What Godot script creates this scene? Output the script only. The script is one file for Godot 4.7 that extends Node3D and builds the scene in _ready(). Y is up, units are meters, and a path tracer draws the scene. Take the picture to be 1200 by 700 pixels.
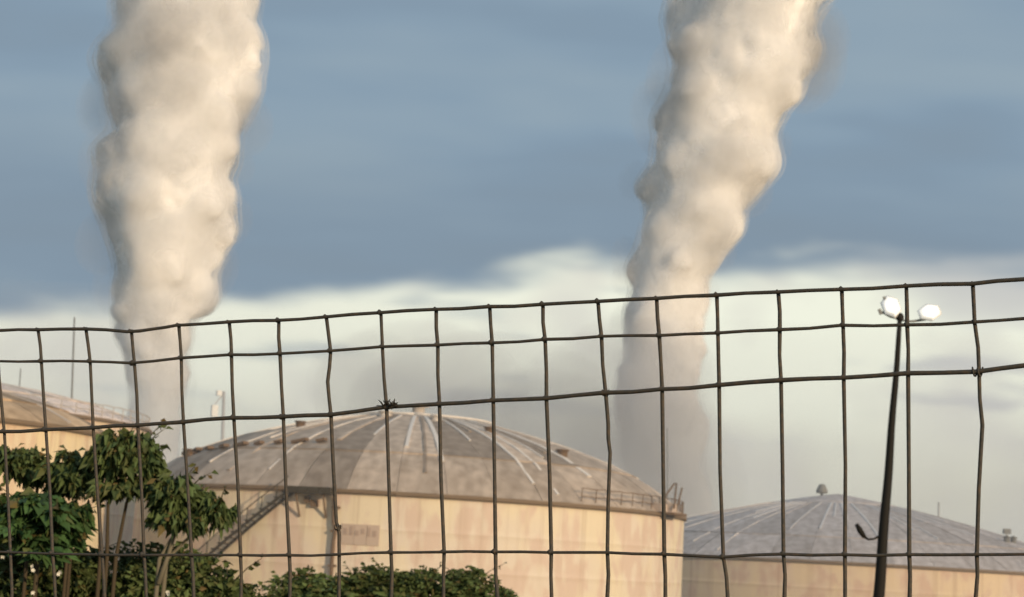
extends Node3D

var used := {}
var M := {}
var rng := RandomNumberGenerator.new()


func _ready():
	rng.seed = 11
	# ---- camera
	var cam := Camera3D.new()
	cam.name = "camera"
	cam.position = Vector3(0, 1.6, 0)
	cam.basis = Basis(Vector3.RIGHT, deg_to_rad(8.933)) * Basis(Vector3.BACK, deg_to_rad(3.2))
	add_child(cam)
	var lens := CameraAttributesPhysical.new()
	lens.frustum_focal_length = 12.0 / tan(deg_to_rad(10.0))
	lens.exposure_aperture = 14.0
	lens.frustum_focus_distance = 3.2
	cam.attributes = lens
	cam.fov = 20.0
	cam.near = 0.1
	cam.far = 6000.0
	# ---- sky, exposure, haze
	var env := Environment.new()
	env.background_mode = Environment.BG_SKY
	env.tonemap_mode = Environment.TONE_MAPPER_LINEAR
	env.tonemap_exposure = 1.0
	env.volumetric_fog_enabled = true
	env.volumetric_fog_density = 0.0
	env.sdfgi_enabled = true
	env.ssao_enabled = true
	env.ssil_enabled = true
	env.sky = Sky.new()
	env.sky.sky_material = make_sky()
	var we := WorldEnvironment.new()
	we.name = "world_environment"
	we.environment = env
	add_child(we)
	# ---- low warm sun from behind and to the right
	var sun := DirectionalLight3D.new()
	sun.name = "sun"
	sun.light_energy = 1.1
	sun.light_color = Color(1.0, 0.755, 0.49).linear_to_srgb()
	sun.light_angular_distance = 0.6
	sun.shadow_enabled = true
	add_child(sun)
	var az := deg_to_rad(40.0)
	var el := deg_to_rad(14.0)
	sun.look_at_from_position(Vector3(sin(az) * cos(el), sin(el), cos(az) * cos(el)) * 100.0, Vector3.ZERO)

	materials()
	ground()
	tanks()
	plumes()
	masts()
	lamp_post()
	fence()
	plants()


# ------------------------------------------------------------------ helpers
func numbered(called: String) -> String:
	if not used.has(called):
		used[called] = 0
		return called
	used[called] += 1
	return "%s_%03d" % [called, used[called]]


func tag(o: Node, label: String, category: String, group := "", kind := "") -> Node:
	if label: o.set_meta("label", label)
	if category: o.set_meta("category", category)
	if group: o.set_meta("group", group)
	if kind: o.set_meta("kind", kind)
	return o


func thing(called: String, label: String, category: String, at := Vector3.ZERO, group := "") -> Node3D:
	var o := Node3D.new()
	o.name = numbered(called)
	add_child(o)
	o.position = at
	tag(o, label, category, group)
	return o


func part(called: String, mesh: Mesh, mat: Material, parent: Node, at := Transform3D()) -> MeshInstance3D:
	var o := MeshInstance3D.new()
	o.name = called
	o.mesh = mesh
	o.material_override = mat
	o.transform = at
	parent.add_child(o, true)
	return o


func begin() -> SurfaceTool:
	var st := SurfaceTool.new()
	st.begin(Mesh.PRIMITIVE_TRIANGLES)
	return st


func done(st: SurfaceTool) -> ArrayMesh:
	st.index()
	st.generate_normals()
	return st.commit()


func quad(st: SurfaceTool, a: Vector3, b: Vector3, c: Vector3, d: Vector3):
	for p in [a, b, c, a, c, d]:
		st.add_vertex(p)


func box(st: SurfaceTool, t: Transform3D, s: Vector3):
	# a box of size s about the origin of t, with small chamfers left to the sheet edges
	var h := s / 2
	var p := []
	for i in 8:
		p.append(t * Vector3(h.x if i & 1 else -h.x, h.y if i & 2 else -h.y, h.z if i & 4 else -h.z))
	st.set_smooth_group(-1)
	for f in [[0, 2, 3, 1], [4, 5, 7, 6], [0, 4, 6, 2], [1, 3, 7, 5], [2, 6, 7, 3], [0, 1, 5, 4]]:
		quad(st, p[f[3]], p[f[2]], p[f[1]], p[f[0]])


func beam(st: SurfaceTool, a: Vector3, b: Vector3, w: float, h: float):
	var f := (b - a).normalized()
	var up := Vector3.UP if absf(f.y) < 0.95 else Vector3.RIGHT
	var x := up.cross(f).normalized()
	box(st, Transform3D(Basis(x, f.cross(x).normalized(), f), (a + b) / 2), Vector3(w, h, a.distance_to(b)))


func tube(st: SurfaceTool, pts: Array, rads: Array, sides := 8):
	st.set_smooth_group(0)
	var n := pts.size()
	var rings := []
	var x := Vector3.ZERO
	for i in n:
		var f: Vector3 = (pts[mini(i + 1, n - 1)] - pts[maxi(i - 1, 0)]).normalized()
		if x == Vector3.ZERO:
			x = (Vector3.UP if absf(f.y) < 0.9 else Vector3.RIGHT).cross(f).normalized()
		x = (x - f * x.dot(f)).normalized()
		var y := f.cross(x)
		var r: float = rads[mini(i, rads.size() - 1)]
		var ring := []
		for k in sides:
			var a := TAU * k / sides
			ring.append(pts[i] + (x * cos(a) + y * sin(a)) * r)
		rings.append(ring)
	for i in n - 1:
		for k in sides:
			var k2 := (k + 1) % sides
			quad(st, rings[i][k], rings[i + 1][k], rings[i + 1][k2], rings[i][k2])
	for k in sides:
		var k2 := (k + 1) % sides
		for p in [pts[0], rings[0][k], rings[0][k2], pts[n - 1], rings[n - 1][k2], rings[n - 1][k]]:
			st.add_vertex(p)


func lathe(st: SurfaceTool, prof: Array, seg: int, height_uv := 1.0, squeeze := Vector3.ONE):
	# profile of [radius, y], turned about y; UV u round once, v down the height
	st.set_smooth_group(0)
	for i in prof.size() - 1:
		for k in seg:
			var c := []
			for q in [[i, k], [i + 1, k], [i + 1, k + 1], [i, k + 1]]:
				var a: float = TAU * q[1] / seg
				c.append([Vector3(sin(a) * prof[q[0]][0], prof[q[0]][1], cos(a) * prof[q[0]][0]), Vector2(float(q[1]) / seg, 1.0 - prof[q[0]][1] / height_uv)])
			for j in [0, 1, 2, 0, 2, 3]:
				st.set_uv(c[j][1])
				st.add_vertex(c[j][0] * squeeze)


func sm(a: float, b: float, x: float) -> float:
	return smoothstep(a, b, x)


func lin(r: float, g: float, b: float) -> Color:
	return Color(r, g, b).linear_to_srgb()


func plain(c: Color, rough := 0.85, metal := 0.0) -> StandardMaterial3D:
	var m := StandardMaterial3D.new()
	m.albedo_color = c
	m.roughness = rough
	m.metallic = metal
	m.metallic_specular = 0.35
	return m


func noise(s: int, f: float, oct := 3) -> FastNoiseLite:
	var n := FastNoiseLite.new()
	n.seed = s
	n.frequency = f
	n.noise_type = FastNoiseLite.TYPE_SIMPLEX_SMOOTH
	n.fractal_type = FastNoiseLite.FRACTAL_FBM if oct > 1 else FastNoiseLite.FRACTAL_NONE
	n.fractal_octaves = oct
	return n


func noise_texture(s: int, f: float, lo: Color, mid: Color, hi: Color, oct := 4) -> NoiseTexture2D:
	var t := NoiseTexture2D.new()
	t.width = 512
	t.height = 512
	t.seamless = true
	t.noise = noise(s, f, oct)
	var g := Gradient.new()
	g.offsets = PackedFloat32Array([0.2, 0.5, 0.8])
	g.colors = PackedColorArray([lo, mid, hi])
	t.color_ramp = g
	return t


# ------------------------------------------------------------------ sky
func make_sky() -> PanoramaSkyMaterial:
	var w := 2048
	var h := 1024
	var im := Image.create(w, h, false, Image.FORMAT_RGBF)
	im.fill(Color(0.16, 0.14, 0.11))
	var n1 := noise(5, 1.0, 4)
	var n2 := noise(8, 1.0, 3)
	var n3 := noise(21, 1.0, 2)
	var deck := Color8(134, 156, 175).srgb_to_linear()
	var deck_low := Color8(131, 148, 163).srgb_to_linear()
	var deck_lit := Color8(152, 170, 182).srgb_to_linear()
	var high := Color8(150, 172, 192).srgb_to_linear()
	var glow := Color8(241, 243, 225).srgb_to_linear()
	var glow_grey := Color8(216, 214, 197).srgb_to_linear()
	var glow_rose := Color8(206, 203, 199).srgb_to_linear()
	for y in h / 2:
		var e := (0.5 - (y + 0.5) / h) * PI
		var deg := rad_to_deg(e)
		for x in w:
			var a := (x + 0.5) / w * TAU
			var d := Vector3(sin(a) * cos(e), sin(e), -cos(a) * cos(e))
			var p := d / (d.y + 0.12)
			# cloud deck seen from below: long soft bands
			var bands := n1.get_noise_3d(p.x * 0.75, p.z * 1.5, 3.0)
			var soft := n2.get_noise_3d(p.x * 2.1 + 7.0, p.z * 3.6, 9.0)
			var c := deck.lerp(deck_lit, clampf(bands * 1.1 + soft * 0.35 + 0.12, 0.0, 1.0))
			c = c.lerp(deck_low, clampf(-bands * 1.3 - soft * 0.4 + 0.1, 0.0, 1.0) * sm(40.0, 16.0, deg))
			c = c.lerp(deck_low, 0.6 * sm(15.0, 11.0, deg))
			c = c.lerp(high, sm(25.0, 60.0, deg) * 0.7)
			# the clear bright strip below the deck
			var streak := n1.get_noise_3d(d.x * 7.0, deg * 0.55, d.z * 7.0)
			var edge := 9.75 + 4.2 * minf(sin(2.0 * a + 0.08), 0.16) + 0.5 * n3.get_noise_3d(d.x * 4.0, d.z * 4.0, 1.0) + 0.9 * streak
			var side := sm(0.1, 0.3, d.x + 0.15 * n3.get_noise_3d(d.x * 4.0 + 31.0, d.z * 4.0, 5.0))
			var wide := 0.75 + 1.9 * side
			var below := sm(edge + wide * 0.35, edge - wide, deg)
			below *= 1.0 - 0.5 * sm(0.12, 0.42, n1.get_noise_3d(d.x * 5.0 + 9.0, deg * 0.8, d.z * 5.0 + 4.0)) * sm(4.0, 6.0, deg)
			var tone := n2.get_noise_3d(d.x * 9.0 + 3.0, deg * 0.22, d.z * 9.0)
			var g := glow.lerp(glow_grey, clampf(sm(6.5, 2.5, deg) + tone * 0.5, 0.0, 1.0))
			g = g.lerp(glow_rose, clampf(tone * 0.9, 0.0, 0.5))
			c = c.lerp(g, below)
			c = c.lerp(glow_rose, 2.6 * below * (1.0 - below) * side)
			im.set_pixel(x, y, c)
	var m := PanoramaSkyMaterial.new()
	m.panorama = ImageTexture.create_from_image(im)
	return m


# ------------------------------------------------------------------ materials
func wall_texture(s: int) -> ImageTexture:
	# painted steel: mottled cream, rust runs from the top, a few washed patches
	var w := 1536
	var h := 192
	var im := Image.create(w, h, false, Image.FORMAT_RGB8)
	var big := noise(s, 1.0, 3)
	var run := noise(s + 1, 1.0, 3)
	var spot := noise(s + 2, 1.0, 3)
	var cream := Color(0.77, 0.665, 0.535)
	var yellow := Color(0.8, 0.69, 0.5)
	var rose := Color(0.7, 0.545, 0.43)
	var rust := Color(0.36, 0.22, 0.13)
	var v_soft := 0.5
	for x in w:
		var a := TAU * x / w
		var cx := cos(a)
		var cz := sin(a)
		var streak := run.get_noise_3d(cx * 34.0, cz * 34.0, v_soft) + 0.12 * run.get_noise_2d(cx * 110.0, cz * 110.0)
		for y in h:
			var v := float(y) / h
			var b := 1.4 * big.get_noise_3d(cx * 6.0, cz * 6.0, v * 2.0)
			var q := spot.get_noise_3d(cx * 17.0, cz * 17.0, v * 5.0)
			var c := cream.lerp(yellow, clampf(0.5 + b * 1.6, 0, 1))
			c = c.lerp(rose, clampf(q * 2.4 - b * 1.4 + 0.05, 0, 0.9))
			c = c.lerp(rust, clampf((streak - 0.12) * 1.8, 0, 1) * 0.4 * sm(0.75, 0.0, v))
			c = c.lerp(rust, sm(0.035, 0.0, v) * 0.5)
			im.set_pixel(x, y, c.linear_to_srgb())
	return ImageTexture.create_from_image(im)


func materials():
	M.walls = []
	var tex := wall_texture(40)
	for i in 4:
		var m := plain(Color.WHITE, 0.7)
		m.albedo_texture = tex
		m.uv1_offset = Vector3(0.31 * i, 0, 0)
		m.albedo_color = [Color(1, 1, 1), Color(1.0, 0.98, 0.92), Color(1.0, 0.98, 0.96), Color(0.97, 0.93, 0.9)][i]
		M.walls.append(m)
	# weathered roof sheets: four tones of grey brown, each grained and stained
	M.roof = {}
	var t1 := noise_texture(3, 0.012, Color(0.8, 0.77, 0.74), Color(0.9, 0.88, 0.86), Color(1, 0.98, 0.96))
	for kind in ["grey", "tan", "pale", "far"]:
		var list := []
		for i in 5:
			var k: float = [1.0, 0.82, 1.2, 0.6, 0.9][i]
			if kind == "far": k = lerpf(k, 1.0, 0.6)
			var base: Array = {"grey": [0.58, 0.5, 0.42], "tan": [0.62, 0.47, 0.31], "pale": [0.86, 0.77, 0.72], "far": [0.56, 0.535, 0.54]}[kind]
			var m := plain(lin(base[0] * k, base[1] * k, base[2] * k), 0.8)
			m.albedo_texture = t1
			m.uv1_triplanar = true
			m.uv1_world_triplanar = true
			m.uv1_scale = Vector3.ONE * 0.13
			list.append(m)
		M.roof[kind] = list
	M.rib = plain(lin(0.72, 0.67, 0.61), 0.7)
	M.rib_dull = plain(lin(0.5, 0.45, 0.4), 0.8)
	M.rib_far = plain(lin(0.6, 0.58, 0.57), 0.8)
	M.rim = plain(lin(0.2, 0.14, 0.085), 0.8)
	M.rusty = plain(lin(0.17, 0.11, 0.065), 0.85)
	M.dark_steel = plain(lin(0.045, 0.036, 0.02), 0.8)
	M.grey_steel = plain(lin(0.42, 0.42, 0.42), 0.6)
	M.dim_steel = plain(lin(0.2, 0.2, 0.19), 0.7)
	M.white = plain(lin(0.8, 0.8, 0.78), 0.5)
	M.plate = plain(lin(0.52, 0.41, 0.33), 0.8)
	M.letters = plain(lin(0.4, 0.3, 0.24), 0.8)
	M.wire = plain(lin(0.055, 0.048, 0.036), 0.65)
	M.wire.albedo_color = Color.WHITE
	M.wire.albedo_texture = noise_texture(61, 0.03, lin(0.05, 0.047, 0.04), lin(0.066, 0.06, 0.05), lin(0.11, 0.078, 0.05))
	M.wire.uv1_triplanar = true
	M.wire.uv1_world_triplanar = true
	M.wire.uv1_scale = Vector3.ONE * 6.0
	M.pole = plain(lin(0.016, 0.014, 0.011), 0.75)
	M.weed = plain(lin(0.03, 0.025, 0.018), 0.9)
	M.lamp = plain(lin(0.9, 0.9, 0.88), 0.4)
	M.lamp.emission_enabled = true
	M.lamp.emission = Color(1, 0.99, 0.96)
	M.lamp.emission_energy_multiplier = 0.3
	M.stem = plain(lin(0.075, 0.058, 0.036), 0.9)
	M.pale_stem = plain(lin(0.19, 0.17, 0.12), 0.9)
	M.flower = plain(lin(0.75, 0.73, 0.64), 0.8)
	M.leaf = StandardMaterial3D.new()
	M.leaf.vertex_color_use_as_albedo = true
	M.leaf.roughness = 0.6
	M.leaf.metallic_specular = 0.3
	M.leaf.backlight_enabled = true
	M.leaf.backlight = Color(0.35, 0.35, 0.35)
	M.smoke = plain(lin(0.94, 0.94, 0.94), 1.0)
	M.smoke.metallic_specular = 0.0
	M.smoke.backlight_enabled = true
	M.smoke.backlight = Color(0.5, 0.5, 0.5)
	M.smoke.vertex_color_use_as_albedo = true
	M.smoke.transparency = BaseMaterial3D.TRANSPARENCY_ALPHA
	M.veil = M.smoke.duplicate()
	M.veil.backlight = Color(1.2, 1.2, 1.2)
	M.veil.albedo_color.a = 0.9
	M.thin_veil = M.veil.duplicate()
	M.thin_veil.albedo_color.a = 0.65
	M.faint_veil = M.veil.duplicate()
	M.faint_veil.albedo_color.a = 0.26
	M.soil = plain(Color.WHITE, 0.95)
	M.soil.albedo_texture = noise_texture(17, 0.02, lin(0.07, 0.055, 0.03), lin(0.1, 0.085, 0.045), lin(0.06, 0.07, 0.025))
	M.soil.uv1_triplanar = true
	M.soil.uv1_world_triplanar = true
	M.soil.uv1_scale = Vector3.ONE * 0.08


# ------------------------------------------------------------------ setting
func land(x: float, z: float) -> float:
	return -9.0 * sm(20.0, 78.0, Vector2(x, z).length())


func ground():
	var st := begin()
	var rings := [0.0, 3.0, 8.0, 14.0, 20.0, 28.0, 38.0, 48.0, 60.0, 70.0, 80.0, 120.0, 200.0, 400.0, 800.0, 1500.0, 3000.0]
	var seg := 48
	st.set_smooth_group(0)
	for i in rings.size() - 1:
		for k in seg:
			var c := []
			for q in [[i, k], [i, k + 1], [i + 1, k + 1], [i + 1, k]]:
				var a: float = TAU * q[1] / seg
				var r: float = rings[q[0]]
				c.append(Vector3(sin(a) * r, land(sin(a) * r, cos(a) * r), cos(a) * r))
			quad(st, c[0], c[1], c[2], c[3])
	var o := part("ground", done(st), M.soil, self)
	tag(o, "dry earth ground sloping down from the fence to the tanks", "ground", "", "structure")


# ------------------------------------------------------------------ tanks
var cone := 0.0


func dome(u: float) -> float:
	return lerpf(1.0 - 0.75 * pow(u, 1.5) - 0.25 * pow(u, 8.0), 1.0 - u, cone)


func tank(label: String, at: Vector3, R: float, H: float, rise: float, wall_mat: Material, roof: String, sectors: int, rib_mat: Material, seed_: int) -> Node3D:
	rng.seed = seed_
	var t := thing("storage_tank", label, "tank", at, "storage tanks beyond the fence")
	# shell: courses of plate with a weld bead between them
	var st := begin()
	var prof := [[R, 0.0]]
	var courses := int(H / 2.4)
	for i in range(1, courses):
		var y := H * i / courses
		prof += [[R, y - 0.4], [R, y - 0.05], [R + 0.02, y], [R, y + 0.05], [R, y + 0.4]]
	prof.append([R, H])
	lathe(st, prof, 120, H)
	part("wall", done(st), wall_mat, t)
	# curb angle under the roof edge
	st = begin()
	lathe(st, [[R + 0.004, H - 0.26], [R + 0.2, H - 0.24], [R + 0.22, H + 0.03], [R - 0.1, H + 0.07]], 120)
	part("roof_rim", done(st), M.rim, t)
	# roof sheets in two rings round a crown
	var mats: Array = M.roof[roof]
	var rings := [[0.26, 0.82, sectors, 0.09], [0.8, 1.0, sectors, 0.0]]
	for g in rings:
		for k in int(g[2]):
			st = begin()
			st.set_smooth_group(0)
			var a0: float = TAU * (k + 0.004) / g[2]
			var a1: float = TAU * (k + 0.996) / g[2]
			var lift: float = g[3] + rng.randf_range(0.0, 0.03)
			var nu := 3
			for i in nu:
				for j in 2:
					var c := []
					for q in [[i, j], [i, j + 1], [i + 1, j + 1], [i + 1, j]]:
						var u: float = lerpf(g[0], g[1], float(q[0]) / nu)
						var a := lerpf(a0, a1, q[1] / 2.0)
						c.append(Vector3(sin(a) * u * (R + 0.1), H + 0.06 + lift + rise * dome(u), cos(a) * u * (R + 0.1)))
					quad(st, c[0], c[1], c[2], c[3])
			# turned-down lower edge
			var e0 := Vector3(sin(a0) * g[1] * (R + 0.1), H + 0.06 + lift + rise * dome(g[1]), cos(a0) * g[1] * (R + 0.1))
			var e1 := Vector3(sin(a1) * g[1] * (R + 0.1), e0.y, cos(a1) * g[1] * (R + 0.1))
			st.set_smooth_group(-1)
			quad(st, e0, e1, e1 + Vector3.DOWN * 0.1, e0 + Vector3.DOWN * 0.1)
			part("roof_panel", done(st), mats[rng.randi() % 5], t)
	st = begin()
	var cp := []
	for i in 5:
		var u := 0.275 * (1.0 - i / 4.0)
		cp.append([u * R, H + 0.16 + rise * dome(u)])
	lathe(st, [[0.275 * R, H + rise * dome(0.275)]] + cp, 40)
	part("roof_crown", done(st), M.rib_dull if roof == "grey" else mats[2], t)
	# raised radial ribs, some of them scraped pale
	for k in sectors * 2:
		if k % 2 and rng.randf() < 0.5:
			continue
		st = begin()
		var a := TAU * (k + rng.randf_range(-0.15, 0.15)) / (sectors * 2)
		var u0: float = 0.28
		var wide := rng.randf_range(0.12, 0.42) * (0.5 if k % 2 else 1.0)
		var u1 := rng.randf_range(0.5, 0.99)
		var n := 5
		for i in n:
			var ua := lerpf(u0, u1, float(i) / n)
			var ub := lerpf(u0, u1, float(i + 1) / n)
			beam(st, Vector3(sin(a) * ua * R, H + 0.14 + rise * dome(ua), cos(a) * ua * R), Vector3(sin(a) * ub * R, H + 0.14 + rise * dome(ub), cos(a) * ub * R), wide, 0.14)
		part("roof_rib", done(st), rib_mat if rng.randf() < 0.8 else mats[rng.randi() % 5], t)
	return t


func polar(phi: float, r: float, y: float) -> Vector3:
	return Vector3(sin(deg_to_rad(phi)) * r, y, cos(deg_to_rad(phi)) * r)


func railing(t: Node3D, R: float, y: float, from: float, to: float, mat: Material, posts: int, thick := 0.035):
	for i in posts + 1:
		var st := begin()
		var ph := lerpf(from, to, float(i) / posts)
		tube(st, [polar(ph, R, y), polar(ph + 0.1, R, y + 1.12)], [thick], 6)
		part("railing_post", done(st), mat, t)
	for hh in [0.55, 1.1]:
		var st := begin()
		var pts := []
		var n := posts * 3
		for i in n + 1:
			pts.append(polar(lerpf(from, to, float(i) / n), R, y + hh + 0.03 * sin(i * 1.7)))
		tube(st, pts, [thick], 6)
		part("railing_rail", done(st), mat, t)


func tanks():
	var base := -9.0
	# the middle tank
	var at := Vector3(-6.9, base, -134)
	var R := 21.25
	var H := 5.92 - base
	var t := tank("large cream tank in the middle with ribbed grey dome and stair up its wall", at, R, H, 7.0, M.walls[0], "grey", 40, M.rib, 101)
	var st := begin()
	var pts := []
	for i in 49:
		pts.append(polar(i * 7.5, 0.28 * R, H + 0.35 + 7.0 * dome(0.28)))
	tube(st, pts, [0.09], 6)
	part("crown_ring", done(st), M.rib, t)
	st = begin()
	lathe(st, [[0.5, H + 7.1], [0.5, H + 7.6], [0.85, H + 7.65], [0.8, H + 7.8], [0.01, H + 7.95]], 16)
	part("roof_vent", done(st), M.rib_dull, t)
	for a in [[-62, 0.86, 0.5], [-20, 0.3, 0.45], [14, 0.34, 0.4], [33, 0.5, 0.35], [47, 0.72, 0.4], [-45, 0.55, 0.35]]:
		st = begin()
		var p := polar(a[0], a[1] * R, H + 7.0 * dome(a[1]))
		lathe(st, [[a[2], 0.0], [a[2], 0.42], [a[2] * 1.25, 0.42], [a[2] * 1.25, 0.52], [0.01, 0.56]], 14)
		part("roof_hatch", done(st), M.rusty if a[1] > 0.4 else M.rib, t, Transform3D(Basis(), p))
	for k in 9:
		st = begin()
		var ph := -66.0 + k * 5.6
		var u := 0.86 - 0.012 * k
		box(st, Transform3D(Basis(Vector3.UP, deg_to_rad(ph)) * Basis(Vector3.BACK, 0.2), polar(ph, u * R, H + 0.3 + 7.0 * dome(u))), Vector3(0.8 + 0.4 * sin(k * 2.0), 0.2, 0.5))
		part("roof_hood", done(st), M.rusty, t)
	railing(t, R - 0.1, H + 0.05, 36, 120, M.rusty, 24)
	# gauge platform at the right-hand edge
	st = begin()
	box(st, Transform3D(Basis(Vector3.UP, deg_to_rad(63)), polar(63, R + 0.25, H - 0.02)), Vector3(2.6, 0.16, 1.9))
	part("platform", done(st), M.rusty, t)
	for a in [[59.5, 0.9, 62.5, 2.2], [66.6, 2.3, 62.8, 0.4], [67, 0.1, 67, 2.0]]:
		st = begin()
		tube(st, [polar(a[0], R + 0.3, H + a[1]), polar(a[2], R + 0.7, H + a[3])], [0.07], 6)
		part("platform_brace", done(st), M.rusty, t)
	for a in [[59.5, 0.55], [64.5, 0.7]]:
		st = begin()
		box(st, Transform3D(Basis(Vector3.UP, deg_to_rad(a[0])), polar(a[0], R + 0.1, H + 0.06 + a[1] / 2)), Vector3(1.0, a[1], 0.8))
		part("gauge_box", done(st), M.plate, t)
	# stair climbing the wall to a landing under the roof edge
	var foot := -69.0
	var head := -19.0
	var steps := 36
	for s in [0.08, 0.95]:
		st = begin()
		for i in steps:
			var pa := polar(lerpf(foot, head, float(i) / steps), R + s, lerpf(0.2, H - 0.3, float(i) / steps))
			var pb := polar(lerpf(foot, head, float(i + 1) / steps), R + s, lerpf(0.2, H - 0.3, float(i + 1) / steps))
			beam(st, pa, pb, 0.08, 0.2)
		part("stair_stringer", done(st), M.dark_steel, t)
	for i in steps:
		st = begin()
		var ph := lerpf(foot, head, (i + 0.5) / steps)
		box(st, Transform3D(Basis(Vector3.UP, deg_to_rad(ph)), polar(ph, R + 0.52, lerpf(0.2, H - 0.3, (i + 0.9) / steps))), Vector3(0.42, 0.1, 0.86))
		part("stair_tread", done(st), M.dark_steel, t)
		if i % 2 == 0:
			st = begin()
			var y := lerpf(0.2, H - 0.3, (i + 0.5) / steps)
			tube(st, [polar(ph, R + 0.97, y), polar(ph, R + 0.97, y + 1.0)], [0.04], 5)
			part("stair_post", done(st), M.dark_steel, t)
	st = begin()
	pts = []
	for i in steps + 1:
		pts.append(polar(lerpf(foot, head, float(i) / steps), R + 0.97, lerpf(1.2, H + 0.7, float(i) / steps)))
	tube(st, pts, [0.04], 5)
	part("stair_handrail", done(st), M.dark_steel, t)
	for k in 4:
		st = begin()
		box(st, Transform3D(Basis(Vector3.UP, deg_to_rad(-18.0 + k * 2.0)), polar(-18.0 + k * 2.0, R + 0.6, H - 0.16)), Vector3(0.76, 0.42, 1.3))
		part("landing_plate", done(st), M.dark_steel, t)
	for ph in [-17.5, -12.5]:
		st = begin()
		beam(st, polar(ph, R + 0.06, H - 1.9), polar(ph, R + 1.05, H - 0.3), 0.1, 0.12)
		part("landing_bracket", done(st), M.rusty, t)
	# down pipe with a kink, and the faded name plate beside it
	st = begin()
	tube(st, [polar(-10.9, R + 0.6, H + 0.3), polar(-10.9, R + 0.35, H - 0.6), polar(-10.8, R + 0.3, H - 2.2), polar(-10.3, R + 0.38, H - 2.8), polar(-10.6, R + 0.3, H - 3.4), polar(-10.6, R + 0.3, 0.3)], [0.13], 8)
	part("down_pipe", done(st), M.rusty, t)
	for y in [H - 1.2, H - 2.75, H - 5.0]:
		st = begin()
		box(st, Transform3D(Basis(Vector3.UP, deg_to_rad(-10.6)), polar(-10.6, R + 0.2, y)), Vector3(0.5, 0.14, 0.4))
		part("pipe_clamp", done(st), M.rusty, t)
	for k in 3:
		st = begin()
		var ph := -8.3 + k * 2.3
		box(st, Transform3D(Basis(Vector3.UP, deg_to_rad(ph)), polar(ph, R + 0.02, H - 2.9)), Vector3(0.83, 1.35, 0.06))
		part("name_plate", done(st), M.plate, t)
	for k in 6:
		st = begin()
		var ph := -8.7 + k * 1.05
		box(st, Transform3D(Basis(Vector3.UP, deg_to_rad(ph)), polar(ph, R + 0.07, H - 2.72 + 0.08 * sin(k * 2.3))), Vector3(0.22, 0.42 + 0.16 * sin(k * 1.9), 0.03))
		part("worn_mark", done(st), M.letters, t)
	for a in [[-14.75, 1.0, 0.5], [-16.2, 0.75, 0.35]]:
		st = begin()
		box(st, Transform3D(Basis(Vector3.UP, deg_to_rad(a[0])), polar(a[0], R + 0.14, H - a[1])), Vector3(a[2], 0.45, 0.28))
		part("junction_box", done(st), M.rusty, t)

	# the near tank at the left edge
	at = Vector3(-41.2, base, -110)
	tank("tan domed tank at the left edge, half hidden by leafy shrubs", at, 15.35, 8.45 - base, 3.3, M.walls[1], "tan", 30, M.rib_dull, 102)
	# the pale tank that shows behind it
	at = Vector3(-53.46, base, -150)
	t = tank("pale pinkish tank with a railed roof edge, behind the tan domed tank", at, 21.69, 11.75 - base, 3.7, M.walls[2], "pale", 40, M.rib, 103)
	railing(t, 21.6, 11.8 - base, 20, 130, M.rib_dull, 26, 0.045)
	# the far tank on the right
	cone = 0.42
	at = Vector3(37.6, base, -190)
	R = 27.76
	H = 3.6 - base
	t = tank("farther peach tank on the right with low grey dome and mushroom vent", at, R, H, 7.7, M.walls[3], "far", 44, M.rib_far, 104)
	st = begin()
	lathe(st, [[0.16, H + 7.3], [0.16, H + 7.95], [0.62, H + 7.95], [0.66, H + 8.2], [0.5, H + 8.55], [0.34, H + 8.9], [0.01, H + 9.0]], 16)
	part("mushroom_vent", done(st), M.dim_steel, t, Transform3D(Basis(), Vector3(-1.9, -0.15, 0.5)))
	st = begin()
	tube(st, [Vector3(10.03, H + 4.6, 5.0), Vector3(10.0, H + 7.3, 5.0)], [0.1], 6)
	part("roof_pole", done(st), M.grey_steel, t)
	st = begin()
	tube(st, [Vector3(17.8, H + 2.0, 4.0), Vector3(17.75, H + 4.4, 4.0)], [0.11], 6)
	part("lamp_post", done(st), M.white, t)
	st = begin()
	box(st, Transform3D(Basis(), Vector3(17.75, H + 4.6, 4.0)), Vector3(0.75, 0.55, 0.6))
	part("lamp_head", done(st), M.dim_steel, t)
	for a in [[32, 0.75], [36, 0.75], [39, 0.82]]:
		st = begin()
		lathe(st, [[0.3, 0.0], [0.3, 0.6], [0.5, 0.62], [0.01, 0.85]], 12)
		part("roof_hatch", done(st), M.dim_steel, t, Transform3D(Basis(), polar(a[0] + 12, a[1] * R, H + 7.7 * dome(a[1]))))
	railing(t, R - 0.2, H + 0.05, 30, 60, M.dim_steel, 10)


# ------------------------------------------------------------------ steam
func along(path: Array, t: float) -> Array:
	# centre and radius on a smooth curve through [x, y, z, r]
	var k := clampi(int(t), 0, path.size() - 2)
	var f := t - k
	var out := []
	for i in 4:
		out.append(cubic_interpolate(path[k][i], path[k + 1][i], path[maxi(k - 1, 0)][i], path[mini(k + 2, path.size() - 1)][i], f))
	return out


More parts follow.
